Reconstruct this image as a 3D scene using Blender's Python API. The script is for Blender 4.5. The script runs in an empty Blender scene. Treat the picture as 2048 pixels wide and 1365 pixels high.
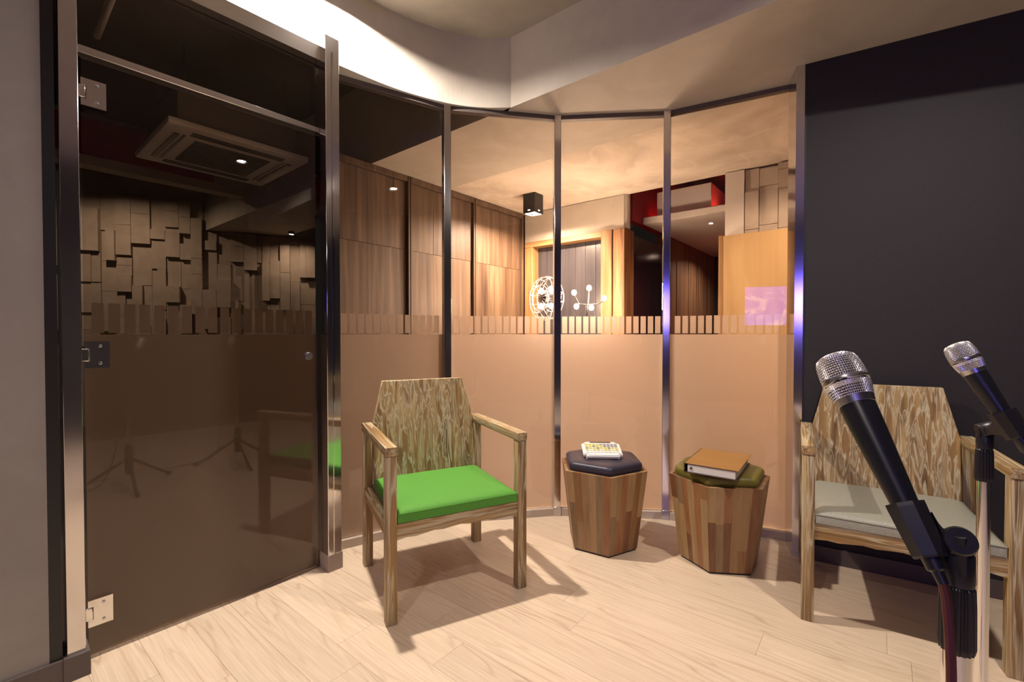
import bpy, bmesh, math, random
from mathutils import Vector, Matrix
random.seed(7)
R = math.radians
SC = bpy.context.scene
COL = SC.collection

# ------------------------------------------------------------------ camera, world, exposure
cam_d = bpy.data.cameras.new('camera')
cam = bpy.data.objects.new('camera', cam_d)
COL.objects.link(cam)
cam_d.sensor_fit = 'HORIZONTAL'
cam_d.sensor_width = 36.0
cam_d.lens = 36.0 * 910 / 2048
cam_d.clip_start = 0.02
cam.location = (0, 0, 1.1)
cam.rotation_euler = (R(90 - 0.88), 0, 0)
SC.camera = cam

w = bpy.data.worlds.new('world'); SC.world = w
w.use_nodes = True
w.node_tree.nodes['Background'].inputs[0].default_value = (0.9, 0.75, 0.65, 1)
w.node_tree.nodes['Background'].inputs[1].default_value = 0.012
vs = SC.view_settings
vs.view_transform = 'Standard'; vs.look = 'None'; vs.exposure = 0.0; vs.gamma = 1.0
vs.use_curve_mapping = False

ROOM_LAMP_W = 75.0          # each black downlight in the room
WARM = (1.0, 0.885, 0.79)
AMBER = (1.0, 0.77, 0.60)

# ------------------------------------------------------------------ materials
def mat(name):
    m = bpy.data.materials.new(name); m.use_nodes = True
    nt = m.node_tree
    b = nt.nodes['Principled BSDF']
    return m, nt, b

def plain(name, col, rough=0.5, metal=0.0, spec=None, emit=None, estr=0.0):
    m, nt, b = mat(name)
    b.inputs['Base Color'].default_value = (*col, 1)
    b.inputs['Roughness'].default_value = rough
    b.inputs['Metallic'].default_value = metal
    if spec is not None: b.inputs['Specular IOR Level'].default_value = spec
    if emit:
        b.inputs['Emission Color'].default_value = (*emit, 1)
        b.inputs['Emission Strength'].default_value = estr
    return m

def N(nt, t, **kw):
    n = nt.nodes.new(t)
    for k, v in kw.items():
        if k in n.inputs: n.inputs[k].default_value = v
        else: setattr(n, k, v)
    return n

def coords(nt, scale=(1, 1, 1), rand=True):
    tc = N(nt, 'ShaderNodeTexCoord')
    mp = N(nt, 'ShaderNodeMapping'); mp.inputs['Scale'].default_value = scale
    nt.links.new(tc.outputs['Object'], mp.inputs['Vector'])
    if rand:
        oi = N(nt, 'ShaderNodeObjectInfo')
        mu = N(nt, 'ShaderNodeVectorMath', operation='SCALE')
        cb = N(nt, 'ShaderNodeCombineXYZ')
        for i in range(3): nt.links.new(oi.outputs['Random'], cb.inputs[i])
        nt.links.new(cb.outputs[0], mu.inputs[0]); mu.inputs['Scale'].default_value = 37.0
        nt.links.new(mu.outputs[0], mp.inputs['Location'])
    return mp.outputs['Vector']

def ramp(nt, fac, stops):
    r = N(nt, 'ShaderNodeValToRGB')
    els = r.color_ramp.elements
    while len(els) < len(stops): els.new(0.5)
    for e, (p, c) in zip(els, stops):
        e.position = p; e.color = (*c, 1) if len(c) == 3 else c
    nt.links.new(fac, r.inputs[0])
    return r.outputs[0]

def bump(nt, b, h, strength=0.2, dist=0.002):
    n = N(nt, 'ShaderNodeBump'); n.inputs['Strength'].default_value = strength
    n.inputs['Distance'].default_value = dist
    nt.links.new(h, n.inputs['Height']); nt.links.new(n.outputs[0], b.inputs['Normal'])

def axis_scale(axis, across, along):
    s = [across] * 3; s['xyz'.index(axis)] = along
    return s

def wood(name, axis, stops, across=30, along=1.5, rough=0.5, bstr=0.15):
    m, nt, b = mat(name)
    v = coords(nt, axis_scale(axis, across, along))
    n = N(nt, 'ShaderNodeTexNoise'); n.inputs['Scale'].default_value = 1.0
    n.inputs['Detail'].default_value = 6; n.inputs['Distortion'].default_value = 0.6
    nt.links.new(v, n.inputs['Vector'])
    c = ramp(nt, n.outputs['Fac'], stops)
    nt.links.new(c, b.inputs['Base Color'])
    b.inputs['Roughness'].default_value = rough
    bump(nt, b, n.outputs['Fac'], bstr)
    return m

def limed(name, axis):
    """brown reclaimed wood with white lime rubbed in the grain"""
    m, nt, b = mat(name)
    v = coords(nt, axis_scale(axis, 26, 1.1))
    n1 = N(nt, 'ShaderNodeTexNoise'); n1.inputs['Scale'].default_value = 1.0
    n1.inputs['Detail'].default_value = 7; n1.inputs['Distortion'].default_value = 1.1
    nt.links.new(v, n1.inputs['Vector'])
    base = ramp(nt, n1.outputs['Fac'], [(0.3, (0.12, 0.062, 0.020)), (0.5, (0.28, 0.16, 0.055)), (0.72, (0.42, 0.275, 0.105))])
    v2 = coords(nt, axis_scale(axis, 40, 1.6))
    n2 = N(nt, 'ShaderNodeTexNoise'); n2.inputs['Scale'].default_value = 1.0
    n2.inputs['Detail'].default_value = 4; n2.inputs['Distortion'].default_value = 0.75
    nt.links.new(v2, n2.inputs['Vector'])
    msk = ramp(nt, n2.outputs['Fac'], [(0.44, (0, 0, 0)), (0.5, (0.85,) * 3), (0.53, (0.2,) * 3), (0.58, (0, 0, 0)), (0.63, (.6,) * 3), (0.70, (.1,) * 3)])
    mx = N(nt, 'ShaderNodeMixRGB'); mx.inputs[2].default_value = (0.58, 0.52, 0.35, 1)
    nt.links.new(msk, mx.inputs[0]); nt.links.new(base, mx.inputs[1])
    nt.links.new(mx.outputs[0], b.inputs['Base Color'])
    b.inputs['Roughness'].default_value = 0.55
    bump(nt, b, n2.outputs['Fac'], 0.35, 0.003)
    return m

def concrete(name, c0, c1, scale=2.0, rough=0.8, veins=False):
    m, nt, b = mat(name)
    v = coords(nt, (1, 1, 1), rand=False)
    n = N(nt, 'ShaderNodeTexNoise'); n.inputs['Scale'].default_value = scale
    n.inputs['Detail'].default_value = 8; n.inputs['Roughness'].default_value = 0.6
    n.inputs['Distortion'].default_value = 0.8
    nt.links.new(v, n.inputs['Vector'])
    c = ramp(nt, n.outputs['Fac'], [(0.3, c0), (0.68, c1)])
    if veins:
        n2 = N(nt, 'ShaderNodeTexNoise'); n2.inputs['Scale'].default_value = 1.3
        n2.inputs['Detail'].default_value = 3; n2.inputs['Distortion'].default_value = 0.6
        nt.links.new(v, n2.inputs['Vector'])
        k = ramp(nt, n2.outputs['Fac'], [(0.48, (0, 0, 0)), (0.5, (0.22,) * 3), (0.52, (0, 0, 0))])
        mx = N(nt, 'ShaderNodeMixRGB'); mx.inputs[2].default_value = (0.85, 0.78, 0.68, 1)
        nt.links.new(k, mx.inputs[0]); nt.links.new(c, mx.inputs[1]); c = mx.outputs[0]
    nt.links.new(c, b.inputs['Base Color'])
    b.inputs['Roughness'].default_value = rough
    bump(nt, b, n.outputs['Fac'], 0.12, 0.004)
    return m

def floor_mat():
    m, nt, b = mat('pale_wood_laminate')
    oi = N(nt, 'ShaderNodeObjectInfo')
    v = coords(nt, (0.85, 8, 1))
    d = N(nt, 'ShaderNodeTexNoise'); d.inputs['Scale'].default_value = 1.0; d.inputs['Detail'].default_value = 2
    nt.links.new(v, d.inputs['Vector'])
    wv = N(nt, 'ShaderNodeMath', operation='MULTIPLY'); wv.inputs[1].default_value = 22.0
    nt.links.new(d.outputs['Fac'], wv.inputs[0])
    fr = N(nt, 'ShaderNodeMath', operation='PINGPONG'); fr.inputs[1].default_value = 1.0
    nt.links.new(wv.outputs[0], fr.inputs[0])
    v2 = coords(nt, (5, 150, 1))
    f = N(nt, 'ShaderNodeTexNoise'); f.inputs['Scale'].default_value = 1.0; f.inputs['Detail'].default_value = 4
    nt.links.new(v2, f.inputs['Vector'])
    v3 = coords(nt, (2.0, 7, 1))
    pm = N(nt, 'ShaderNodeTexNoise'); pm.inputs['Scale'].default_value = 0.8
    nt.links.new(v3, pm.inputs['Vector'])
    base = ramp(nt, f.outputs['Fac'], [(0.25, (0.63, 0.485, 0.335)), (0.7, (0.755, 0.61, 0.45))])
    line = ramp(nt, fr.outputs[0], [(0.0, (0.5,) * 3), (0.30, (0, 0, 0)), (1.0, (0, 0, 0))])
    patch = ramp(nt, pm.outputs['Fac'], [(0.42, (0, 0, 0)), (0.62, (1, 1, 1))])
    lm = N(nt, 'ShaderNodeMath', operation='MULTIPLY')
    nt.links.new(line, lm.inputs[0]); nt.links.new(patch, lm.inputs[1])
    mx = N(nt, 'ShaderNodeMixRGB'); mx.inputs[2].default_value = (0.43, 0.275, 0.16, 1)
    nt.links.new(lm.outputs[0], mx.inputs[0]); nt.links.new(base, mx.inputs[1])
    hs = N(nt, 'ShaderNodeHueSaturation')
    mr = N(nt, 'ShaderNodeMapRange'); mr.inputs['To Min'].default_value = 0.94; mr.inputs['To Max'].default_value = 1.04
    nt.links.new(oi.outputs['Random'], mr.inputs['Value']); nt.links.new(mr.outputs[0], hs.inputs['Value'])
    nt.links.new(mx.outputs[0], hs.inputs['Color'])
    nt.links.new(hs.outputs[0], b.inputs['Base Color'])
    b.inputs['Roughness'].default_value = 0.38
    b.inputs['Specular IOR Level'].default_value = 0.35
    return m

def glass_mat():
    m = bpy.data.materials.new('bronze_tinted_glass'); m.use_nodes = True
    nt = m.node_tree; nt.nodes.clear()
    out = N(nt, 'ShaderNodeOutputMaterial')
    tr = N(nt, 'ShaderNodeBsdfTransparent'); tr.inputs[0].default_value = (0.90, 0.85, 0.80, 1)
    gl = N(nt, 'ShaderNodeBsdfGlossy'); gl.inputs['Roughness'].default_value = 0.0
    gl.inputs['Color'].default_value = (1, 1, 1, 1)
    fr = N(nt, 'ShaderNodeFresnel'); fr.inputs['IOR'].default_value = 1.38
    mx = N(nt, 'ShaderNodeMixShader')
    nt.links.new(fr.outputs[0], mx.inputs[0]); nt.links.new(tr.outputs[0], mx.inputs[1]); nt.links.new(gl.outputs[0], mx.inputs[2])
    nt.links.new(mx.outputs[0], out.inputs[0])
    return m

def film_mat():
    m = bpy.data.materials.new('bronze_frosted_film'); m.use_nodes = True
    nt = m.node_tree; nt.nodes.clear()
    out = N(nt, 'ShaderNodeOutputMaterial')
    df = N(nt, 'ShaderNodeBsdfDiffuse'); df.inputs[0].default_value = (0.085, 0.055, 0.04, 1)
    tl = N(nt, 'ShaderNodeBsdfTranslucent'); tl.inputs[0].default_value = (0.88, 0.80, 0.72, 1)
    ad = N(nt, 'ShaderNodeMixShader'); ad.inputs[0].default_value = 0.78
    nt.links.new(df.outputs[0], ad.inputs[1]); nt.links.new(tl.outputs[0], ad.inputs[2])
    rf = N(nt, 'ShaderNodeBsdfRefraction'); rf.inputs['Color'].default_value = (0.95, 0.88, 0.83, 1)
    rf.inputs['IOR'].default_value = 1.35; rf.inputs['Roughness'].default_value = 0.62
    m2 = N(nt, 'ShaderNodeMixShader'); m2.inputs[0].default_value = 0.55
    nt.links.new(ad.outputs[0], m2.inputs[1]); nt.links.new(rf.outputs[0], m2.inputs[2])
    nt.links.new(m2.outputs[0], out.inputs[0])
    return m

def grain_black(name, col, scale=500, rough=0.6):
    m, nt, b = mat(name)
    v = coords(nt, (1, 1, 1), rand=False)
    n = N(nt, 'ShaderNodeTexNoise'); n.inputs['Scale'].default_value = scale
    nt.links.new(v, n.inputs['Vector'])
    nt.links.new(ramp(nt, n.outputs['Fac'], [(0.3, tuple(c * .75 for c in col)), (0.7, tuple(c * 1.25 for c in col))]), b.inputs['Base Color'])
    b.inputs['Roughness'].default_value = rough
    bump(nt, b, n.outputs['Fac'], 0.2, 0.001)
    return m

def screen_mat():
    m, nt, b = mat('tv_picture')
    v = coords(nt, (1.6, 1, 2.2), rand=False)
    n = N(nt, 'ShaderNodeTexNoise'); n.inputs['Scale'].default_value = 1.5; n.inputs['Detail'].default_value = 5
    n.inputs['Distortion'].default_value = 2.0
    nt.links.new(v, n.inputs['Vector'])
    c = ramp(nt, n.outputs['Fac'], [(0.3, (0.06, 0.05, 0.8)), (0.52, (0.16, 0.10, 1.0)), (0.68, (0.75, 0.6, 1.0))])
    nt.links.new(c, b.inputs['Emission Color']); b.inputs['Emission Strength'].default_value = 9.0
    b.inputs['Base Color'].default_value = (0, 0, 0, 1)
    return m

M = dict(
    steel=plain('polished_steel', (0.74, 0.72, 0.72), 0.13, 1.0),
    chrome=plain('chrome', (0.8, 0.79, 0.78), 0.08, 1.0),
    dark_steel=plain('dark_steel', (0.12, 0.11, 0.11), 0.3, 1.0),
    black_plastic=plain('black_plastic', (0.012, 0.011, 0.014), 0.38),
    mic_black=plain('mic_black_paint', (0.010, 0.010, 0.014), 0.34),
    black_metal=plain('black_metal', (0.015, 0.014, 0.015), 0.4),
    silver=plain('silver_ring', (0.55, 0.54, 0.56), 0.28, 1.0),
    wire=plain('silver_wire', (0.85, 0.84, 0.87), 0.35, 1.0),
    foam=plain('dark_foam', (0.012, 0.011, 0.012), 0.9),
    cable=plain('dark_red_cable', (0.075, 0.008, 0.010), 0.45),
    cable_black=plain('black_cable', (0.012, 0.012, 0.012), 0.5),
    glass=glass_mat(), film=film_mat(), floor=floor_mat(),
    limed_x=limed('limed_wood_x', 'x'), limed_y=limed('limed_wood_y', 'y'), limed_z=limed('limed_wood_z', 'z'),
    green=grain_black('green_fabric', (0.082, 0.285, 0.028), 700, 0.75),
    grey=grain_black('grey_green_leatherette', (0.30, 0.295, 0.235), 400, 0.5),
    navy=grain_black('navy_leatherette', (0.030, 0.026, 0.045), 300, 0.42),
    olive=grain_black('olive_leatherette', (0.145, 0.125, 0.018), 300, 0.45),
    paint=concrete('warm_grey_paint', (0.47, 0.42, 0.35), (0.56, 0.51, 0.43), 3.0, 0.75),
    plaster=concrete('concrete_plaster', (0.31, 0.275, 0.23), (0.43, 0.385, 0.32), 1.6, 0.7),
    left_plaster=concrete('dark_concrete_plaster', (0.24, 0.215, 0.185), (0.33, 0.30, 0.26), 1.6, 0.7),
    slab=concrete('raw_concrete_slab', (0.47, 0.40, 0.32), (0.74, 0.65, 0.53), 1.7, 0.85, True),
    dark_slab=concrete('black_painted_slab', (0.02, 0.016, 0.015), (0.035, 0.028, 0.025), 1.7, 0.9),
    relief=concrete('sand_concrete_block', (0.40, 0.33, 0.26), (0.52, 0.44, 0.35), 5.0, 0.85),
    black_wall=grain_black('charcoal_acoustic_fabric', (0.015, 0.0115, 0.0145), 250, 0.7),
    base=plain('beige_base_trim', (0.36, 0.29, 0.235), 0.5),
    base_dark=plain('brown_base_trim', (0.10, 0.078, 0.068), 0.5),
    lobby_floor=plain('dimmed_lobby_floor', (0.095, 0.070, 0.058), 0.6),  # darkened so that little light bounces up into the door film
    sill=plain('pale_sill', (0.50, 0.42, 0.35), 0.5),
    red=plain('red_glow_colour', (0.30, 0.012, 0.010), 0.7),  # red of the cove glow put into the surface colour
    white=plain('white_plastic', (0.82, 0.79, 0.76), 0.45),
    white_paint=plain('white_paint', (0.62, 0.57, 0.50), 0.6),
    grille=plain('grey_grille', (0.16, 0.145, 0.135), 0.6),
    key_y=plain('yellow_key', (0.62, 0.58, 0.16), 0.5),
    key_w=plain('white_key', (0.72, 0.70, 0.66), 0.5),
    key_g=plain('grey_key', (0.30, 0.29, 0.30), 0.5),
    lcd=plain('smoked_screen', (0.06, 0.05, 0.045), 0.15),
    binder=wood('tan_leather', 'x', [(0.3, (0.30, 0.145, 0.035)), (0.7, (0.37, 0.185, 0.05))], 8, 3, 0.5, 0.05),
    binder_in=plain('dark_brown_board', (0.05, 0.02, 0.010), 0.6),
    paper=plain('paper_edges', (0.62, 0.60, 0.57), 0.8),
    panel=wood('brown_weathered_oak', 'z', [(0.28, (0.060, 0.034, 0.020)), (0.52, (0.115, 0.072, 0.044)), (0.75, (0.20, 0.135, 0.085))], 24, 1.0, 0.5, 0.25),
    panel2=wood('light_weathered_oak', 'z', [(0.28, (0.08, 0.047, 0.026)), (0.52, (0.145, 0.094, 0.056)), (0.75, (0.23, 0.16, 0.10))], 20, 0.9, 0.5, 0.25),
    frame_wood=wood('honey_pine', 'z', [(0.3, (0.24, 0.12, 0.045)), (0.7, (0.37, 0.215, 0.09))], 24, 1.2),
    frame_wood_x=wood('honey_pine_x', 'x', [(0.3, (0.24, 0.12, 0.045)), (0.7, (0.37, 0.215, 0.09))], 24, 1.2),
    rough_wood=wood('rough_brown_post', 'z', [(0.3, (0.13, 0.055, 0.018)), (0.52, (0.27, 0.13, 0.05)), (0.75, (0.42, 0.24, 0.11))], 26, 1.6, 0.6, 0.5),
    plank=wood('dark_plank', 'z', [(0.3, (0.11, 0.062, 0.034)), (0.7, (0.25, 0.155, 0.09))], 20, 1.0),
    ply=wood('amber_plywood', 'z', [(0.3, (0.36, 0.225, 0.095)), (0.55, (0.47, 0.31, 0.14)), (0.75, (0.55, 0.385, 0.19))], 9, 0.8, 0.5, 0.05),
    slate=wood('slate_board', 'z', [(0.3, (0.035, 0.034, 0.042)), (0.7, (0.075, 0.07, 0.078))], 14, 0.8, 0.3, 0.05),
    dark_glass=plain('dark_blue_panel', (0.02, 0.018, 0.024), 0.15),
    bulb=plain('lit_bulb', (1, 1, 1), 0.3, emit=(1.0, 0.80, 0.55), estr=60.0),
    lamp_face=plain('lit_lamp_lens', (1, 1, 1), 0.3, emit=(1.0, 0.88, 0.74), estr=40.0),
    shade=plain('lit_shade', (0.8, 0.65, 0.45), 0.7, emit=(1.0, 0.66, 0.36), estr=6.0),
    screen=screen_mat(),
)
STAVE = []
for i, (a, b_) in enumerate([((0.25, 0.115, 0.035), (0.36, 0.185, 0.06)), ((0.36, 0.215, 0.08), (0.47, 0.295, 0.12)),
                            ((0.17, 0.07, 0.025), (0.26, 0.115, 0.042)), ((0.30, 0.165, 0.06), (0.40, 0.235, 0.09)),
                            ((0.23, 0.135, 0.055), (0.33, 0.21, 0.09)), ((0.29, 0.12, 0.04), (0.38, 0.175, 0.06))]):
    a, b_ = [(c[0] * .82, c[1] * .84, c[2] * .98) for c in (a, b_)]
    STAVE.append(wood('stave_wood_%d' % i, 'z', [(0.3, a), (0.7, b_)], 45, 2.5, 0.45, 0.1))

# ------------------------------------------------------------------ mesh helpers
def bm_box(bm, x0, x1, y0, y1, z0, z1):
    vs_ = [bm.verts.new((x, y, z)) for z in (z0, z1) for (x, y) in ((x0, y0), (x1, y0), (x1, y1), (x0, y1))]
    for f in ((3, 2, 1, 0), (4, 5, 6, 7), (0, 1, 5, 4), (1, 2, 6, 5), (2, 3, 7, 6), (3, 0, 4, 7)):
        bm.faces.new([vs_[i] for i in f])
    return vs_

def bevel_all(bm, w_, seg=2):
    bmesh.ops.bevel(bm, geom=bm.edges[:] , offset=w_, segments=seg, affect='EDGES', profile=0.5, clamp_overlap=True)

def bm_prism(bm, pts, z0, z1, pts_top=None):
    pts_top = pts_top or pts
    a = [bm.verts.new((x, y, z0)) for x, y in pts]
    b = [bm.verts.new((x, y, z1)) for x, y in pts_top]
    n = len(pts)
    bm.faces.new(a[::-1]); bm.faces.new(b)
    for i in range(n):
        bm.faces.new((a[i], a[(i + 1) % n], b[(i + 1) % n], b[i]))

def bm_lathe(bm, prof, seg=32, mtx=None, cap=True):
    """prof: list of (r, z) around local Z"""
    rings = []
    for r, z in prof:
        rings.append([bm.verts.new((r * math.cos(2 * math.pi * k / seg), r * math.sin(2 * math.pi * k / seg), z)) for k in range(seg)])
    for a, b in zip(rings, rings[1:]):
        for k in range(seg):
            bm.faces.new((a[k], a[(k + 1) % seg], b[(k + 1) % seg], b[k]))
    if cap:
        if prof[0][0] > 1e-5: bm.faces.new(rings[0][::-1])
        if prof[-1][0] > 1e-5: bm.faces.new(rings[-1])
    if mtx is not None:
        bmesh.ops.transform(bm, matrix=mtx, verts=[v for r_ in rings for v in r_])

def bm_tube(bm, pts, rad, seg=10, closed=False):
    pts = [Vector(p) for p in pts]
    n = len(pts); rings = []
    up = Vector((0, 0, 1))
    prev = None
    for i, p in enumerate(pts):
        if closed: t = (pts[(i + 1) % n] - pts[i - 1]).normalized()
        else: t = (pts[min(i + 1, n - 1)] - pts[max(i - 1, 0)]).normalized()
        if prev is None:
            a = t.cross(up)
            if a.length < 1e-3: a = t.cross(Vector((1, 0, 0)))
        else:
            a = prev - t * prev.dot(t)
        a.normalize(); prev = a; b = t.cross(a)
        rings.append([bm.verts.new(p + (a * math.cos(2 * math.pi * k / seg) + b * math.sin(2 * math.pi * k / seg)) * rad) for k in range(seg)])
    rng = range(n if closed else n - 1)
    for i in rng:
        A, B = rings[i], rings[(i + 1) % n]
        for k in range(seg):
            bm.faces.new((A[k], A[(k + 1) % seg], B[(k + 1) % seg], B[k]))
    if not closed:
        bm.faces.new(rings[0][::-1]); bm.faces.new(rings[-1])

def mesh_of(name, bm, m, smooth=False):
    bmesh.ops.recalc_face_normals(bm, faces=bm.faces[:])
    me = bpy.data.meshes.new(name); bm.to_mesh(me); bm.free()
    me.materials.append(m)
    if smooth:
        me.polygons.foreach_set('use_smooth', [True] * len(me.polygons))
        try: me.set_sharp_from_angle(angle=R(38))
        except Exception: pass
    return me

def obj(name, bm_or_me, m=None, parent=None, loc=(0, 0, 0), rz=0.0, rot=None, smooth=False):
    me = bm_or_me if isinstance(bm_or_me, bpy.types.Mesh) else mesh_of(name, bm_or_me, m, smooth)
    o = bpy.data.objects.new(name, me); COL.objects.link(o)
    o.parent = parent; o.location = loc
    o.rotation_euler = rot if rot else (0, 0, rz)
    return o

def empty(name, loc=(0, 0, 0), rz=0.0):
    o = bpy.data.objects.new(name, None); COL.objects.link(o)
    o.empty_display_size = 0.1
    o.location = loc; o.rotation_euler = (0, 0, rz)
    return o

def tag(o, label=None, cat=None, group=None, kind=None):
    if label: o['label'] = label
    if cat: o['category'] = cat
    if group: o['group'] = group
    if kind: o['kind'] = kind
    return o

def box(name, dims, m, parent=None, bev=0.0, seg=2, **kw):
    bm = bmesh.new(); bm_box(bm, *dims)
    if bev: bevel_all(bm, bev, seg)
    return obj(name, bm, m, parent, smooth=bool(bev), **kw)

def struct(name, bm, m, label, cat, **kw):
    return tag(obj(name, bm, m, **kw), label, cat, kind='structure')

def area(name, loc, size, power, col, rot=(0, 0, 0), parent=None, shape='DISK', spread=None):
    l = bpy.data.lights.new(name, 'AREA'); l.shape = shape; l.size = size; l.energy = power; l.color = col
    if spread: l.spread = spread
    o = bpy.data.objects.new(name, l); COL.objects.link(o)
    o.location = loc; o.rotation_euler = rot; o.parent = parent
    return o

def point(name, loc, rad, power, col, parent=None):
    l = bpy.data.lights.new(name, 'POINT'); l.shadow_soft_size = rad; l.energy = power; l.color = col
    o = bpy.data.objects.new(name, l); COL.objects.link(o)
    o.location = loc; o.parent = parent
    return o

# ------------------------------------------------------------------ plan of the place (metres, camera at 0,0)
BA = math.atan2(-0.628, 0.778)              # direction of the ceiling beam and of the floor planks
bd = Vector((math.cos(BA), math.sin(BA)))
bn = Vector((-bd.y, bd.x))                  # pointing into the lobby
CORNER = Vector((-0.006, 2.649))
SOFF, CEIL = 2.41, 2.81
D0, D1 = Vector((-1.434, 1.520)), Vector((-0.903, 2.129))
dd = (D1 - D0).normalized(); dn = Vector((dd.y, -dd.x))     # dn points into the room
DA = math.atan2(dd.y, dd.x)
G = [Vector(p) for p in ((-0.895, 2.318), (-0.38, 2.645), (0.272, 2.765), (0.917, 2.708), (1.462, 2.422))]
WR0 = Vector((1.393, 2.248)); WRA = R(-30.5); wd = Vector((math.cos(WRA), math.sin(WRA))); wn = Vector((-wd.y, wd.x))
WL0 = Vector((-1.384, 1.457)); LA = DA
ld = dd
A_ = WL0 - ld * 2.75                         # rear left corner
C_ = WR0 + wd * 2.5                          # rear right corner
# rear corner B: from A along bd, from C along -bn
_t = ((C_ - A_).dot(bd)); B_ = A_ + bd * _t
def P2(v, off=Vector((0, 0))): return (v.x + off.x, v.y + off.y)

# floor -----------------------------------------------------------------
fb = bmesh.new(); bm_prism(fb, [(-6.5, -4.5), (5.5, -4.5), (5.5, 9), (-6.5, 9)], -0.12, -0.012)
floor = struct('floor', fb, M['lobby_floor'], 'pale wood laminate floor laid in long diagonal planks', 'floor')
# planks lie along bd in a frame turned by BA; kept inside the room outline
PW, PL, GAP = 0.145, 1.25, 0.0004
outline = [A_, B_, C_, WR0 + wn * 0.0, G[4], G[3], G[2], G[1], G[0], D1, D0, WL0]
def inside(p):
    c = False; n = len(outline)
    for i in range(n):
        a, b = outline[i], outline[i - 1]
        if (a.y > p.y) != (b.y > p.y) and p.x < (b.x - a.x) * (p.y - a.y) / (b.y - a.y) + a.x: c = not c
    return c
pbm = bmesh.new(); bm_box(pbm, -PL / 2 + GAP, PL / 2 - GAP, -PW / 2 + GAP, PW / 2 - GAP, -0.0115, 0.0)
plank_me = mesh_of('floor_plank', pbm, M['floor'])
rows = range(-32, 32)
for r_ in rows:
    off = random.random() * PL
    for k in range(-5, 6):
        u, v = k * PL + off, (r_ + 0.37) * PW
        pts = [bd * (u + e * PL * 0.5) + bn * (v + g * PW * 0.5) for e in (-1, -.5, 0, .5, 1) for g in (-1, 0, 1)]
        if any(inside(p) for p in pts):
            c = bd * u + bn * v
            obj('floor_plank', plank_me, parent=floor, loc=(c.x, c.y, 0.0), rz=BA)

lf = bmesh.new()
bm_prism(lf, [P2(D0, -dn * .035 - dd * 3), P2(D0, -dn * .035), P2(D1, -dn * .035), P2(G[0], Vector((-.035, .03))), P2(G[1], Vector((-.02, .035))), P2(G[2], Vector((-.005, .035))), P2(G[3], Vector((.01, .035))), P2(G[4], Vector((.02, .035))), P2(G[4], wd * 3.5 + wn * .05), (5.4, 8.9), (-6.4, 8.9)], 0.0004, 0.004)
struct('floor_lobby_cover', lf, M['lobby_floor'], 'thin dark brown sheet added over the lobby floor to cut bounced light', 'floor')  # dark cover added over the planks so the film stays dim
# ceiling of the room ---------------------------------------------------
arc_keys = [(-1.95, 0.99), (-1.60, 1.385), (-1.233, 1.804), (-1.038, 2.020), (-0.854, 2.222), (-0.62, 2.445), (-0.381, 2.592), (-0.19, 2.648), (-0.006, 2.649)]
def spline(keys, n=8):
    out = []
    K = [Vector(k) for k in keys]
    for i in range(len(K) - 1):
        p0, p1, p2, p3 = K[max(i - 1, 0)], K[i], K[i + 1], K[min(i + 2, len(K) - 1)]
        for j in range(n):
            t = j / n
            out.append(0.5 * ((2 * p1) + (p2 - p0) * t + (2 * p0 - 5 * p1 + 4 * p2 - p3) * t * t + (3 * p1 - p0 - 3 * p2 + p3) * t ** 3))
    out.append(K[-1]); return out
ARC = spline(arc_keys)
cb = bmesh.new()
end_r = CORNER + bd * 4.6
bm_prism(cb, [P2(A_, -ld * 0.3 - bd * .2)] + [P2(B_, -bn * 0.3)] + [P2(end_r)] + [P2(p) for p in ARC[::-1]], CEIL, CEIL + 0.1)
struct('ceiling', cb, M['plaster'], 'raised grey plaster ceiling of the room above the fascias', 'ceiling')
# curved fascia: thin solid following the arc (front) and the glass line (rear)
rear_line = [Vector((-1.95, 0.99)) - dn * 0.16, D0 - dn * 0.05 - dd * .1, D1 - dn * 0.05, G[0] + Vector((-.05, 0.03)), G[1] + Vector((-0.02, 0.05)), Vector((-0.05, 2.76))]
cf = bmesh.new()
bm_prism(cf, [P2(p) for p in ARC] + [P2(p) for p in rear_line[::-1]], SOFF, 3.05)
struct('ceiling_fascia', cf, M['paint'], 'curved cream fascia above the glass door, brightly lit by the downlight', 'fascia', )
# beam: straight fascia, soffit and its run through the lobby
bb = bmesh.new()
bl, br = CORNER - bd * 5.2, CORNER + bd * 4.6
BW = 0.79
bm_prism(bb, [P2(bl), P2(br), P2(br, bn * BW), P2(bl, bn * BW)], SOFF, 3.05)
struct('ceiling_beam', bb, M['paint'], 'wide straight cream ceiling beam crossing over the glass wall', 'beam')

# walls of the room -------------------------------------------------------
WH = 2.95
def wall(name, a, b, thick_dir, t, m, label, z0=0.0, z1=CEIL, cat='wall'):
    x = bmesh.new(); o_ = thick_dir * t
    bm_prism(x, [P2(a), P2(b), P2(b, o_), P2(a, o_)], z0, z1)
    return struct(name, x, m, label, cat)
wall('wall_left', WL0 - dd * 0.078, A_ - dd * 0.1, -dn, 0.15, M['left_plaster'], 'grey concrete plaster wall left of the glass door')
wall('wall_right', WR0 + wd * 0.045, C_ + wd * .1, wn, 0.12, M['black_wall'], 'charcoal acoustic fabric wall behind the grey cushioned chair', z1=SOFF)
wall('wall_back', A_ - bd * 0.1, B_ + bd * 0.1, -bn, 0.12, M['black_wall'], 'charcoal wall behind the camera that carries the television')
wall('wall_side', B_, C_, bd, 0.12, M['black_wall'], 'charcoal side wall of the room beyond the microphones')
wall('trim_1', WR0 + wd * 0.036, WR0 + wd * 0.046, wn, 0.10, M['black_metal'], 'black edge strip between steel post and charcoal wall', z1=SOFF, cat='trim')
wall('trim_2', WL0 - dd * 0.079, WL0 - dd * 0.050, -dn, 0.13, M['black_metal'], 'black recessed strip between plaster wall and door frame', cat='trim')
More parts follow.
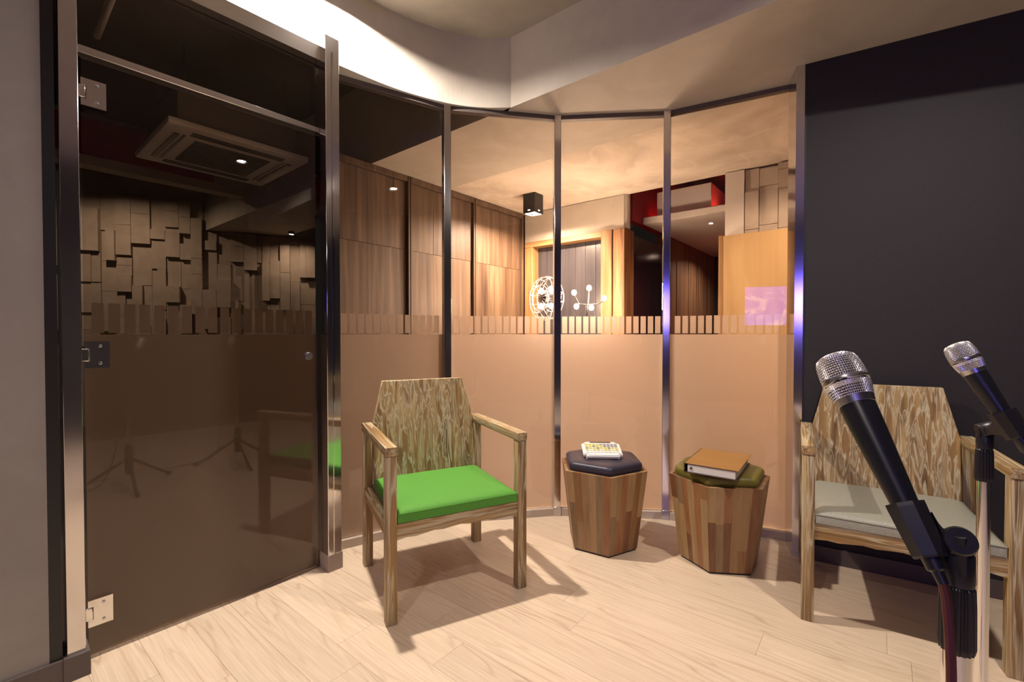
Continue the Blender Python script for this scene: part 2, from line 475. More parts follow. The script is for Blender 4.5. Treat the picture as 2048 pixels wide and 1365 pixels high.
def baseboard(name, a, b, nin, m, label, hgt=0.075):
    x = bmesh.new(); bm_prism(x, [P2(a), P2(b), P2(b, nin * .012), P2(a, nin * .012)], 0, hgt)
    struct(name, x, m, label, 'baseboard')
baseboard('baseboard_left', WL0 + dn * 0.0005, A_, dn, M['base_dark'], 'brown baseboard along the grey plaster wall')
baseboard('baseboard_right', WR0 + wd * .05, C_, -wn, M['base_dark'], 'dark baseboard along the charcoal wall behind the chair')
baseboard('baseboard_back', A_, B_, bn, M['base_dark'], 'dark baseboard under the television wall')
baseboard('baseboard_side', B_, C_, -bd, M['base_dark'], 'dark baseboard on the charcoal side wall')

# ------------------------------------------------------------------ glass wall
FILM_TOP = 1.098; SZ0, SZ1 = 1.104, 1.206; PITCH, SW = 0.0425, 0.0315
sbm = bmesh.new(); bm_box(sbm, -SW / 2, SW / 2, 0, 0.0012, SZ0, SZ1)
strip_me = mesh_of('film_strip', sbm, M['film'])
def film(parent, x0, x1, z0, ysurf):
    """frosted film on the lobby side of a pane (local y = ysurf)"""
    box('frosted_film', (x0, x1, ysurf, ysurf + 0.0012, z0, FILM_TOP), M['film'], parent)
    n = int((x1 - x0) / PITCH); st = x0 + ((x1 - x0) - (n - 1) * PITCH) / 2
    for i in range(n):
        obj('film_strip', strip_me, parent=parent, loc=(st + i * PITCH, ysurf, 0))

winlab = ['bronze glass wall pane between door post and first steel mullion', 'bronze glass wall pane right behind the green cushioned chair',
          'bronze glass wall pane behind the hexagonal stool with navy pad', 'bronze glass wall pane behind the stool with the binder, next to charcoal wall']
for i in range(4):
    a, b = G[i], G[i + 1]
    L = (b - a).length; ang = math.atan2((b - a).y, (b - a).x)
    e = tag(empty('window_%d' % (i + 1), (a.x, a.y, 0), ang), winlab[i], 'glass wall', kind='structure')
    x0 = 0.0 if i == 0 else 0.022; x1 = L - (0.022 if i < 3 else 0.0)
    box('pane', (x0, x1, -0.005, 0.005, 0.045, 2.395), M['glass'], e)
    film(e, x0, x1, 0.047, 0.0052)
    box('sill', (0.0, L, -0.028, 0.028, 0.0005, 0.044), M['sill'], e)
    box('head_channel', (0.0, L, -0.018, 0.018, 2.385, SOFF - 0.0005), M['base_dark'], e)
    if i > 0:
        # mullion stands on the joint between this pane and the one before
        ang0 = math.atan2((G[i] - G[i - 1]).y, (G[i] - G[i - 1]).x)
        d_ = (ang0 - ang) / 2
        q = box('mullion', (-0.020, 0.020, -0.034, 0.030, 0.0, SOFF - 0.001), M['steel'], e, 0.002, 1, rz=d_)
        box('mullion_foot', (-0.022, 0.022, -0.036, 0.032, 0.0, 0.055), M['silver'], e, 0.001, 1, rz=d_)

# end post against the charcoal wall
ep = bmesh.new(); _d = 0.185
bm_prism(ep, [P2(WR0, -wn * .004), P2(WR0, wd * .036 - wn * .004), P2(WR0, wd * .036 + wn * _d), P2(G[4], wn * .05), P2(G[4], -wn * .02)], 0, SOFF - 0.0005)
struct('trim_3', ep, M['steel'], 'polished steel end post between glass wall and charcoal wall', 'trim')

# glass door ---------------------------------------------------------------
door = tag(empty('door_1', (D0.x, D0.y, 0), DA), 'dark bronze glass door with chrome hinges and round knob', 'door', kind='structure')
DL = (D1 - D0).length
# local frame: x along the door, -y into the room
box('door_pane', (0.004, DL - 0.012, -0.005, 0.005, 0.012, 2.018), M['glass'], door)
film(door, 0.004, DL - 0.012, 0.014, 0.0052)
box('transom_bar', (-0.01, DL, -0.022, 0.016, 2.026, 2.052), M['steel'], door, 0.002, 1)
box('transom_pane', (0.0, DL, -0.005, 0.005, 2.052, 2.345), M['glass'], door)
box('door_header', (-0.08, DL + 0.07, -0.05, 0.02, 2.345, SOFF - 0.0005), M['steel'], door)
# left frame, flush with plaster wall
loc_l = (WL0 - D0); ly = -loc_l.dot(dn)
box('frame_post', (-0.056, -0.010, ly - 0.004, 0.03, 0.0, 2.345), M['steel'], door, 0.002, 1)
box('frame_foot', (-0.064, -0.001, ly - 0.018, 0.03, 0.0, 0.078), M['base_dark'], door, 0.001, 1)
# right post, standing proud of the door plane
box('frame_post', (DL, DL + 0.066, -0.078, 0.03, 0.0, SOFF + 0.05), M['steel'], door, 0.002, 1)
box('post_bead', (DL + 0.028, DL + 0.034, -0.082, -0.077, 0.08, SOFF - 0.02), M['chrome'], door)
box('frame_foot', (DL - 0.002, DL + 0.069, -0.081, 0.034, 0.0, 0.078), M['base'], door, 0.001, 1)
for z in (0.155, 1.03, 1.905):
    hb = bmesh.new()
    bm_box(hb, 0.016, 0.066, -0.012, -0.0052, z - 0.045, z + 0.045)
    bm_box(hb, 0.002, 0.016, -0.012, -0.0052, z - 0.045, z - 0.022); bm_box(hb, 0.002, 0.016, -0.012, -0.0052, z + 0.022, z + 0.045)
    hg = obj('hinge', hb, M['chrome'], door)
    bk = bmesh.new(); bm_box(bk, -0.006, 0.014, -0.016, -0.004, z - 0.021, z + 0.021); bevel_all(bk, 0.002, 1)
    obj('hinge_knuckle', bk, M['chrome'], hg, smooth=True)
    for s in (-1, 1):
        sb = bmesh.new(); bm_lathe(sb, [(0.005, 0), (0.005, 0.0012), (0.003, 0.0018), (0.003, 0.0008), (0.0001, 0.0008)], 14,
                                   Matrix.Translation((0.042, -0.012, z + s * 0.029)) @ Matrix.Rotation(R(90), 4, 'X'))
        obj('screw', sb, M['silver'], hg, smooth=True)
kb = bmesh.new(); bm_lathe(kb, [(0.010, 0.0), (0.010, 0.016), (0.017, 0.020), (0.0185, 0.026), (0.0185, 0.038), (0.016, 0.042), (0.0001, 0.043)], 28,
                           Matrix.Translation((DL - 0.068, -0.0052, 1.0)) @ Matrix.Rotation(R(90), 4, 'X'))
obj('knob', kb, M['silver'], door, smooth=True)

# ------------------------------------------------------------------ lobby behind the glass
NF = Vector((0.143, 5.015))                       # inner corner of oak wall and far wall
pd = bn.copy()                                    # the oak wall runs along bn
PA = math.atan2(pd.y, pd.x)
# oak panel wall: local x along pd, room side is +/- y
oak0 = NF - pd * 2.27
oak = tag(empty('wall_oak', (oak0.x, oak0.y, 0), PA), 'brown weathered oak panel wall seen through the glass', 'wall', kind='structure')
box('wall_core', (0.0, 2.42, 0.05, 0.16, 0, SOFF), M['plank'], oak)
seam_x = [-0.0, 0.70, 1.48, 2.245]
for k in range(3):
    a, b = seam_x[k] + 0.025, seam_x[k + 1] - 0.025
    zs = [0.06, 1.0, 1.80, SOFF - 0.05]
    for r_ in range(3):
        nn = 2 if k < 2 else 2
        cut = a + (b - a) * (0.44, 0.34, 0.30)[k]
        for c, (p, q) in enumerate(((a, cut), (cut, b))):
            dy = 0.003 * random.random()
            box('oak_board', (p + .001, q - .001, 0.028 + dy, 0.05, zs[r_] + .0015, zs[r_ + 1] - .0015), M['panel2'] if (c == 0) == (r_ != 1) and k else M['panel'], oak)
    for x_ in (a - 0.022, b + 0.004):
        box('oak_stile', (x_, x_ + 0.018, 0.0, 0.05, 0.0, SOFF - 0.002), M['panel'], oak, 0.002, 1)
    box('oak_rail', (a - 0.004, b + 0.004, 0.004, 0.05, SOFF - 0.048, SOFF - 0.002), M['panel'], oak, 0.002, 1)

# far wall with the pine framed window; local x along bd, -y faces the viewer
farw = tag(empty('wall_lobby_far', (NF.x, NF.y, 0), BA), 'beige lobby wall with pine framed opening seen through glass', 'wall', kind='structure')
FL_ = 1.166
box('wall_lintel', (0.0, FL_, 0.0, 0.12, 2.095, SOFF), M['paint'], farw)
box('frame_head', (0.02, FL_ - 0.22, -0.03, 0.12, 2.035, 2.093), M['frame_wood_x'], farw, 0.003, 1)
box('frame_jamb', (0.02, 0.125, -0.03, 0.12, 0.0, 2.035), M['frame_wood'], farw, 0.003, 1)
box('frame_jamb', (FL_ - 0.22, FL_ - 0.105, -0.04, 0.12, 0.0, 2.093), M['rough_wood'], farw, 0.003, 1)
box('corner_post', (FL_ - 0.10, FL_ + 0.02, -0.03, 0.18, 0.0, 2.093), M['rough_wood'], farw, 0.006, 1)
nb = 7; bx0, bx1 = 0.125, FL_ - 0.22
for k in range(nb):
    a = bx0 + (bx1 - bx0) * k / nb; b = bx0 + (bx1 - bx0) * (k + 1) / nb
    box('slate_board', (a + .001, b - .001, 0.075, 0.10, 0.0, 2.034), M['slate'], farw, 0.002, 1)
cbm = bmesh.new(); bm_lathe(cbm, [(0.06, 2.095), (0.06, 2.62)], 20, Matrix.Translation((FL_ - 0.03, 0.06, 0)))
obj('rounded_corner', cbm, M['paint'], farw, smooth=True)

# corridor beyond the far wall: left wall of dark planks, right pillar, dropped ceiling, red recess
KC = NF + bd * FL_
corr = tag(empty('wall_corridor', (KC.x, KC.y, 0), PA), 'dark plank wall of the corridor beyond the pine frame', 'wall', kind='structure')
box('dark_door', (0.20, 0.95, -0.005, 0.06, 0.0, 2.06), M['dark_glass'], corr)
for k in range(14):
    a = 0.95 + k * 0.145
    box('wall_plank', (a + .002, a + .143, -0.01 - 0.008 * (k % 3 == 0), 0.06, 0.0, 2.195), M['plank'], corr, 0.002, 1)
box('red_band', (0.18, 3.0, -0.004, 0.06, 2.2, 2.72), M['red'], corr)
box('end_wall', (3.0, 3.1, -1.1, 0.1, 0.0, 2.7), M['black_wall'], corr)
box('red_ceiling', (0.0, 3.1, -1.15, 0.1, 2.68, 2.78), M['red'], corr)
box('right_lining', (0.05, 3.0, -1.06, -0.98, 0.0, 2.7), M['red'], corr)
# dropped white slab + box hung in the recess
drop = tag(empty('dropped_ceiling_panel', (KC.x, KC.y, 0), BA), 'white dropped ceiling panel with red glow above it', 'ceiling panel')
box('slab', (0.015, 0.80, 0.40, 2.9, 2.20, 2.268), M['white_paint'], drop, 0.006, 1)
box('duct_box', (0.12, 0.64, 0.50, 1.5, 2.268, 2.52), M['white_paint'], drop, 0.004, 1)
box('hanger', (0.35, 0.45, 0.9, 1.0, 2.52, 2.679), M['grille'], drop)
area('red_strip_light', (0.07, 0.75, 2.30), 0.35, 0.8, (1, 0.05, 0.03), rot=(R(180), 0, 0), parent=drop)
area('red_strip_light', (0.72, 0.6, 2.30), 0.25, 0.6, (1, 0.05, 0.03), rot=(R(180), 0, 0), parent=drop)

# relief pillar and amber plywood partition to the right of the corridor
RP = NF + bd * 2.06
rpil = tag(empty('wall_relief_pillar', (RP.x, RP.y, 0), BA), 'wall of staggered concrete blocks above the amber plywood', 'wall', kind='structure')
box('pillar_core', (0.0, 1.9, 0.05, 0.3, 0, SOFF), M['relief'], rpil)
box('pillar_edge', (-0.01, 0.13, 0.0, 0.05, 0, SOFF - .001), M['white_paint'], rpil)
x_ = 0.135; k = 0
while x_ < 1.0:
    wdt = random.choice((0.10, 0.13, 0.16)); z_ = 1.75 - random.random() * 0.2
    while z_ < SOFF - 0.03:
        hh = min(random.choice((0.14, 0.22, 0.30)), SOFF - 0.004 - z_)
        dpt = random.choice((0.0, 0.02, 0.035))
        box('relief_block', (x_ + .002, x_ + wdt - .002, dpt, 0.055, z_ + .002, z_ + hh - .002), M['relief'], rpil)
        z_ += hh
    x_ += wdt
ply = tag(empty('plywood_partition', (RP.x - bn.x * .085 - bd.x * .035, RP.y - bn.y * .085 - bd.y * .035, 0), BA), 'amber plywood partition below the staggered block wall', 'partition')
box('board', (0.03, 1.6, 0.0, 0.055, 0.0, 1.885), M['ply'], ply, 0.002, 1)
box('edge_trim', (0.0, 0.03, -0.004, 0.06, 0.0, 1.89), M['frame_wood'], ply, 0.002, 1)

# lobby ceiling slab beyond the beam
lc = bmesh.new(); q0 = CORNER + bn * BW
bm_prism(lc, [P2(q0, -bd * 1.45), P2(q0, bd * 4.6), P2(q0, bd * 4.6 + bn * (1.19)), P2(q0, -bd * 1.45 + bn * 1.19)], SOFF + 0.006, SOFF + 0.16)
struct('ceiling_lobby', lc, M['slab'], 'raw concrete lobby ceiling with pale trowel marks', 'ceiling')

# dark left part of the lobby ------------------------------------------------
dk = bmesh.new()
bm_prism(dk, [P2(A_, -dn * 0.5 - dd), P2(CORNER, bn * 0.1), P2(CORNER, -bd * 6), P2(A_, -dn * 5.5 - dd)], 3.05, 3.15)
struct('ceiling_dark', dk, M['dark_slab'], 'black painted ceiling over the dark side of the lobby', 'ceiling')
RA = math.atan2(0.36, 0.93)
rd = Vector((math.cos(RA), math.sin(RA))); r0 = Vector((-3.885, 5.75)) - rd * 1.75
rel = tag(empty('wall_relief', (r0.x, r0.y, 0), RA), 'wall of staggered sand coloured concrete blocks seen through the door', 'wall', kind='structure')
box('wall_core', (-0.4, 4.0, 0.06, 0.2, 0.0, 3.05), M['relief'], rel)
x_ = -0.3; cols = []
while x_ < 3.6:
    wdt = random.choice((0.12, 0.15, 0.19)); cols.append((x_, wdt)); x_ += wdt
for ci, (x_, wdt) in enumerate(cols):
    z_ = 1.02 - random.random() * 0.25
    top = 2.75 if x_ < 1.7 else SOFF - 0.004
    while z_ < top - 0.05:
        hh = min(random.choice((0.12, 0.2, 0.36, 0.5)), top - z_)
        if random.random() < 0.3 and hh > 0.2:
            h1 = wdt * random.choice((0.4, 0.55))
            box('relief_block', (x_ + .002, x_ + h1 - .002, random.choice((0.0, 0.02, 0.04)), 0.065, z_ + .002, z_ + hh - .002), M['relief'], rel)
            box('relief_block', (x_ + h1 + .002, x_ + wdt - .002, random.choice((-0.03, 0.01, 0.045)), 0.065, z_ + .002, z_ + hh - .002), M['relief'], rel)
        else:
            box('relief_block', (x_ + .002, x_ + wdt - .002, random.choice((-0.04, -0.01, 0.02, 0.04)), 0.065, z_ + .002, z_ + hh - .002), M['relief'], rel)
        z_ += hh
# narrow pale beam behind the air conditioner + red board in place of the red glow next to it
nbm = bmesh.new(); n0 = Vector((-3.81, 3.98)) - dd * 1.6; n1 = Vector((-3.81, 3.98)) + dd * 1.75; nv = Vector((-dd.y, dd.x))
bm_prism(nbm, [P2(n0), P2(n1), P2(n1, nv * .16), P2(n0, nv * .16)], 2.60, 3.05)
struct('ceiling_rib', nbm, M['paint'], 'narrow pale ceiling rib beyond the air conditioner', 'beam')
rbm = bmesh.new(); bm_prism(rbm, [P2(n0, -nv * .05), P2(n1 - dd * .7, -nv * .05), P2(n1 - dd * .7, -nv * .01), P2(n0, -nv * .01)], 2.68, 3.0)
struct('trim_4', rbm, M['red'], 'red board along the ceiling rib standing in for the red glow', 'trim')  # red glow beside the rib put into the colour of this board

def lobby_point(u, v): return CORNER + bd * u + bn * v

# air conditioner ---------------------------------------------------------------
ac = tag(empty('air_conditioner', (-2.24, 3.55, 2.45), R(50)), 'white ceiling cassette air conditioner seen through the glass door', 'air conditioner')
s = 0.455
b_ = bmesh.new(); bm_box(b_, -s, s, -s, s, 0.0, 0.045); bevel_all(b_, 0.012, 2); obj('panel', b_, M['white'], ac, smooth=True)
box('housing', (-0.39, 0.39, -0.39, 0.39, 0.045, 0.30), M['grille'], ac, 0.004, 1)
gr = box('intake_grille', (-0.25, 0.25, -0.25, 0.25, -0.006, 0.0), M['grille'], ac, 0.002, 1)
for k in range(16):
    y_ = -0.235 + k * 0.0313
    box('grille_slat', (-0.24, 0.24, y_ - 0.006, y_ + 0.006, -0.012, -0.006), M['grille'], gr)
for k in range(4):
    lv = bmesh.new(); bm_box(lv, -0.30, 0.30, -0.385, -0.355, -0.008, 0.0); bm_box(lv, -0.30, 0.30, -0.335, -0.32, -0.006, 0.0)
    obj('louver', lv, M['dark_steel'], ac, rz=k * math.pi / 2)
for sx in (-1, 1):
    for sy in (-1, 1):
        hb = bmesh.new(); bm_lathe(hb, [(0.006, 0.30), (0.006, 0.60)], 8, Matrix.Translation((sx * .33, sy * .33, 0))); obj('hanger_rod', hb, M['dark_steel'], ac)
pb = bmesh.new(); bm_tube(pb, [(-2.62, 2.9, 2.98), (-1.75, 2.15, 2.98)], 0.02, 10)
tag(obj('ceiling_pipe', pb, M['plaster'], smooth=True), 'thin pale pipe under the black lobby ceiling', 'pipe')

# downlights -------------------------------------------------------------------
def downlight(loc, ceil, label, power, col, square=False, r=0.05, hgt=None, group=None, lens=0.8, spread=None):
    t = tag(empty('downlight', (loc[0], loc[1], loc[2])), label, 'ceiling lamp', group)
    H_ = ceil - loc[2]
    b1 = bmesh.new()
    seg = 4 if square else 28
    mt = Matrix.Rotation(BA + R(45), 4, 'Z') if square else None
    body_h = min(H_, hgt or H_)
    bm_lathe(b1, [(r * .82, 0.0), (r, 0.0), (r, body_h), (0.0001, body_h), (0.0001, body_h - .004), (r * .82, body_h - .004), (r * .82, 0.0)], seg, mt, cap=False)
    bmesh.ops.remove_doubles(b1, verts=b1.verts[:], dist=1e-6)
    obj('can', b1, M['black_metal'], t, smooth=not square)
    if body_h < H_ - 1e-3:
        b2 = bmesh.new(); bm_lathe(b2, [(0.008, body_h), (0.008, H_)], 12); obj('stem', b2, M['black_metal'], t)
    b3 = bmesh.new(); bm_lathe(b3, [(0.0001, 0.020), (r * lens * .9, 0.020), (r * lens * .9, 0.026), (0.0001, 0.026)], 24)
    obj('lens', b3, M['lamp_face'], t, smooth=True)
    area('lamp_light', (0, 0, 0.012), r * 1.3, power, col, parent=t, spread=spread)
    return t
downlight((-0.725, 2.10, 2.71), CEIL, 'black can downlight right in front of the curved fascia', ROOM_LAMP_W, WARM)
downlight((1.28, 0.88, 2.65), CEIL, 'black can downlight over the floor before the charcoal wall', ROOM_LAMP_W * .45, WARM)
downlight((-1.07, -0.95, 2.65), CEIL, 'black can downlight near the television wall', ROOM_LAMP_W * .3, WARM)
downlight((0.20, 4.32, 2.235), SOFF + .006, 'black square downlight glowing under the lobby ceiling', 120, AMBER, square=True, r=0.095)
lp = lobby_point(1.5, 1.15)
downlight((lp.x, lp.y, 2.36), SOFF + .006, 'added black can downlight that brightens the amber plywood', 60, AMBER)  # lamp added to brighten the plywood and the film before it
downlight((-4.3, 4.7, 2.86), 3.05, 'added black can downlight, out of view, that lights the block wall', 13, AMBER)  # lamp added behind the rib, out of view, to light the relief blocks
downlight((-2.82, 5.84, 2.375), SOFF, 'small black downlight under the beam at the block wall', 4, AMBER, r=0.035)

kp = KC + bd * 0.5 + bn * 1.9
downlight((kp.x, kp.y, 2.13), 2.2, 'small added downlight that brightens the corridor planks', 20, AMBER, r=0.035)  # lamp added to lift the dark plank wall
# caged fan lamp and added bulb lamp in front of the slate window ------------------------------------------
def cage_fan():
    t = tag(empty('cage_fan_lamp', (0.312, 4.16, 0.0)), 'caged fan lamp with bright bulbs before the slate window', 'lamp')
    ax = Matrix.Translation((0, 0, 1.425)) @ Matrix.Rotation(R(35), 4, 'Z') @ Matrix.Rotation(R(90), 4, 'Y')
    bm = bmesh.new()
    bm_lathe(bm, [(0.11, 0.0), (0.11, 0.012), (0.02, 0.025), (0.0001, 0.025)], 28); obj('foot', bm, M['black_metal'], t, smooth=True)
    bm = bmesh.new(); bm_tube(bm, [(0, 0, 0.02), (0, 0, 1.38)], 0.011, 10); obj('pole', bm, M['black_metal'], t, smooth=True)
    bm = bmesh.new(); bm_lathe(bm, [(0.0001, -.05), (.045, -.04), (.05, 0), (.045, .04), (.0001, .05)], 20, ax); obj('hub', bm, M['black_metal'], t, smooth=True)
    bm = bmesh.new()
    for rr, zz in ((0.20, 0.0), (0.19, 0.045), (0.19, -0.045), (0.12, 0.07), (0.12, -0.07)):
        bm_tube(bm, [ax @ Vector((rr * math.cos(2 * math.pi * k / 32), rr * math.sin(2 * math.pi * k / 32), zz)) for k in range(32)], 0.0032, 6, True)
    for k in range(14):
        c, s_ = math.cos(2 * math.pi * k / 14), math.sin(2 * math.pi * k / 14)
        bm_tube(bm, [ax @ Vector((rr * c, rr * s_, zz)) for rr, zz in ((0.04, .075), (.12, .07), (.19, .045), (.20, 0), (.19, -.045), (.12, -.07), (.04, -.075))], 0.0026, 6)
    obj('wire_cage', bm, M['wire'], t, smooth=True)
    for k in range(4):
        a = R(45 + 90 * k)
        p = ax @ Vector((0.10 * math.cos(a), 0.10 * math.sin(a), 0.0))
        bm = bmesh.new(); bm_lathe(bm, [(0.0001, -.028), (.018, -.02), (.024, 0), (.018, .02), (.0001, .028)], 16, Matrix.Translation(p)); obj('bulb', bm, M['bulb'], t, smooth=True)
    point('bulb_light', (0, 0, 1.425), 0.1, 50, AMBER, t)
    return t
cage_fan()
t = tag(empty('added_bulb_lamp', (0.650, 3.96, 0.0)), 'added standing lamp whose bulbs stand in for reflections beside the caged fan', 'lamp')  # lamp added for bulb glints mirrored in the slate boards
bm = bmesh.new(); bm_lathe(bm, [(0.12, 0.0), (0.12, 0.012), (0.02, 0.025), (0.0001, 0.025)], 28); obj('foot', bm, M['black_metal'], t, smooth=True)
bm = bmesh.new(); bm_tube(bm, [(0, 0, 0.02), (0, 0, 1.36)], 0.010, 10); obj('pole', bm, M['black_metal'], t, smooth=True)
for (dx, dz) in ((-0.11, 1.46), (0.02, 1.50), (0.15, 1.41), (0.04, 1.33), (-0.09, 1.34)):
    bm = bmesh.new(); bm_tube(bm, [(0, 0, 1.355), (dx * .6, 0.0, 1.36), (dx, 0.0, dz - 0.02)], 0.005, 8); ar = obj('arm', bm, M['black_metal'], t, smooth=True)
    bm = bmesh.new(); bm_lathe(bm, [(0.0001, -.026), (.016, -.018), (.022, 0), (.016, .018), (.0001, .026)], 16, Matrix.Translation((dx, 0.0, dz))); obj('bulb', bm, M['bulb'], ar, smooth=True)
point('bulb_light', (0.03, -0.03, 1.42), 0.12, 58, AMBER, t)
# ------------------------------------------------------------------ television on the back wall
tvc = Vector((-0.98, 0)); 
tv_s = 3.02
tp = A_ + bd * tv_s + bn * 0.06
tv = tag(empty('television', (tp.x, tp.y, 1.54), BA), 'flat television with violet picture mirrored in the glass', 'television')
box('casing', (-0.55, 0.55, -0.05, 0.0, -0.325, 0.325), M['black_plastic'], tv, 0.005, 1)
box('screen', (-0.53, 0.53, 0.0005, 0.003, -0.30, 0.30), M['screen'], tv)

# ------------------------------------------------------------------ chairs
def make_chair(loc, ang, cushion_m, label):
    t = tag(empty('armchair', (loc[0], loc[1], 0), ang), label, 'chair')
    W, D = 0.30, 0.27
    px, py = 0.042, 0.045
    ZA = 0.640
    for sx in (-1, 1):
        x0, x1 = (sx * W, sx * (W - px)); x0, x1 = min(x0, x1), max(x0, x1)
        box('leg', (x0, x1, -D, -D + py, 0.0, ZA), M['limed_z'], t, 0.003, 2)
        box('leg', (x0, x1, D - py, D, 0.0, ZA), M['limed_z'], t, 0.003, 2)
        box('armrest', (x0 - 0.002, x1 + 0.002, -D - 0.003, D + 0.002, ZA, 0.676), M['limed_y'], t, 0.004, 2)
        box('side_rail', (x0 + 0.006, x1 - 0.006, -D + py, D - py, 0.320, 0.378), M['limed_y'], t, 0.003, 2)
    # front rail with gently scalloped lower edge
    bm = bmesh.new()
    n = 14; xa, xb = -W + px, W - px
    low = [(xa + (xb - xa) * i / n, 0.318 + 0.012 * math.sin(math.pi * i / n) + 0.003 * math.sin(i * 2.1)) for i in range(n + 1)]
    prof = low + [(xb, 0.380), (xa, 0.380)]
    f_ = [bm.verts.new((x, -D + 0.006, z)) for x, z in prof]; k_ = [bm.verts.new((x, -D + 0.032, z)) for x, z in prof]
    bm.faces.new(f_); bm.faces.new(k_[::-1])
    for i in range(len(prof)):
        bm.faces.new((f_[i], f_[(i + 1) % len(prof)], k_[(i + 1) % len(prof)], k_[i]))
    obj('front_rail', bm, M['limed_x'], t)
    box('back_rail', (xa, xb, D - 0.036, D - 0.010, 0.320, 0.378), M['limed_x'], t, 0.003, 1)
    box('seat_board', (xa, xb, -D + 0.032, D - 0.036, 0.358, 0.378), M['limed_x'], t)
    # backrest: straight up to the arms, then tapering, leaning back a little
    bm = bmesh.new()
    out = [(-0.256, 0.380), (0.256, 0.380), (0.256, 0.665), (0.206, 0.872), (-0.206, 0.872), (-0.256, 0.665)]
    def yy(z): return D - 0.072 + (z - 0.38) * 0.13
    f_ = [bm.verts.new((x, yy(z), z)) for x, z in out]; k_ = [bm.verts.new((x, yy(z) + 0.022, z)) for x, z in out]
    bm.faces.new(f_); bm.faces.new(k_[::-1])
    for i in range(6): bm.faces.new((f_[i], f_[(i + 1) % 6], k_[(i + 1) % 6], k_[i]))
    bevel_all(bm, 0.0025, 1)
    obj('backrest', bm, M['limed_z'], t, smooth=True)
    # cushion, softly domed
    bm = bmesh.new()
    cx0, cx1, cy0, cy1 = -W + px + 0.003, W - px - 0.003, -D + 0.002, D - 0.078
    nx, ny = 24, 20
    def prof_(a): return min(1.0, (min(a, 1 - a) / 0.05)) ** 0.5 if min(a, 1 - a) < .05 else 1.0
    top, bot = {}, {}
    for i in range(nx + 1):
        for j in range(ny + 1):
            a = i / nx; b = j / ny
            a = 0.5 - 0.5 * math.cos(math.pi * a); b = 0.5 - 0.5 * math.cos(math.pi * b)
            e_ = prof_(a) * prof_(b)
            z = 0.415 + 0.016 * e_ + 0.010 * math.sin(math.pi * a) * math.sin(math.pi * b)
            top[i, j] = bm.verts.new((cx0 + (cx1 - cx0) * a, cy0 + (cy1 - cy0) * b, z))
            if i in (0, nx) or j in (0, ny):
                bot[i, j] = bm.verts.new((cx0 + (cx1 - cx0) * a, cy0 + (cy1 - cy0) * b, 0.383))
    for i in range(nx):
        for j in range(ny): bm.faces.new((top[i, j], top[i + 1, j], top[i + 1, j + 1], top[i, j + 1]))
    ring = [(i, 0) for i in range(nx)] + [(nx, j) for j in range(ny)] + [(i, ny) for i in range(nx, 0, -1)] + [(0, j) for j in range(ny, 0, -1)]
    for a, b in zip(ring, ring[1:] + ring[:1]): bm.faces.new((bot[a], bot[b], top[b], top[a]))
    bm.faces.new([bot[a] for a in ring][::-1])
    cu = obj('cushion', bm, cushion_m, t, smooth=True)
    pm = bmesh.new(); zc = 0.4165
    bm_tube(pm, [(cx0, cy0, zc), (cx1, cy0, zc), (cx1, cy1, zc), (cx0, cy1, zc)], 0.0022, 6, True)
    obj('piping', pm, cushion_m, cu, smooth=True)
    return t
make_chair((-0.3265, 2.062), R(27.2), M['green'], 'limed wood armchair with bright green seat cushion')
make_chair((1.509, 1.806), R(-32), M['grey'], 'limed wood armchair with grey seat cushion against the charcoal wall')

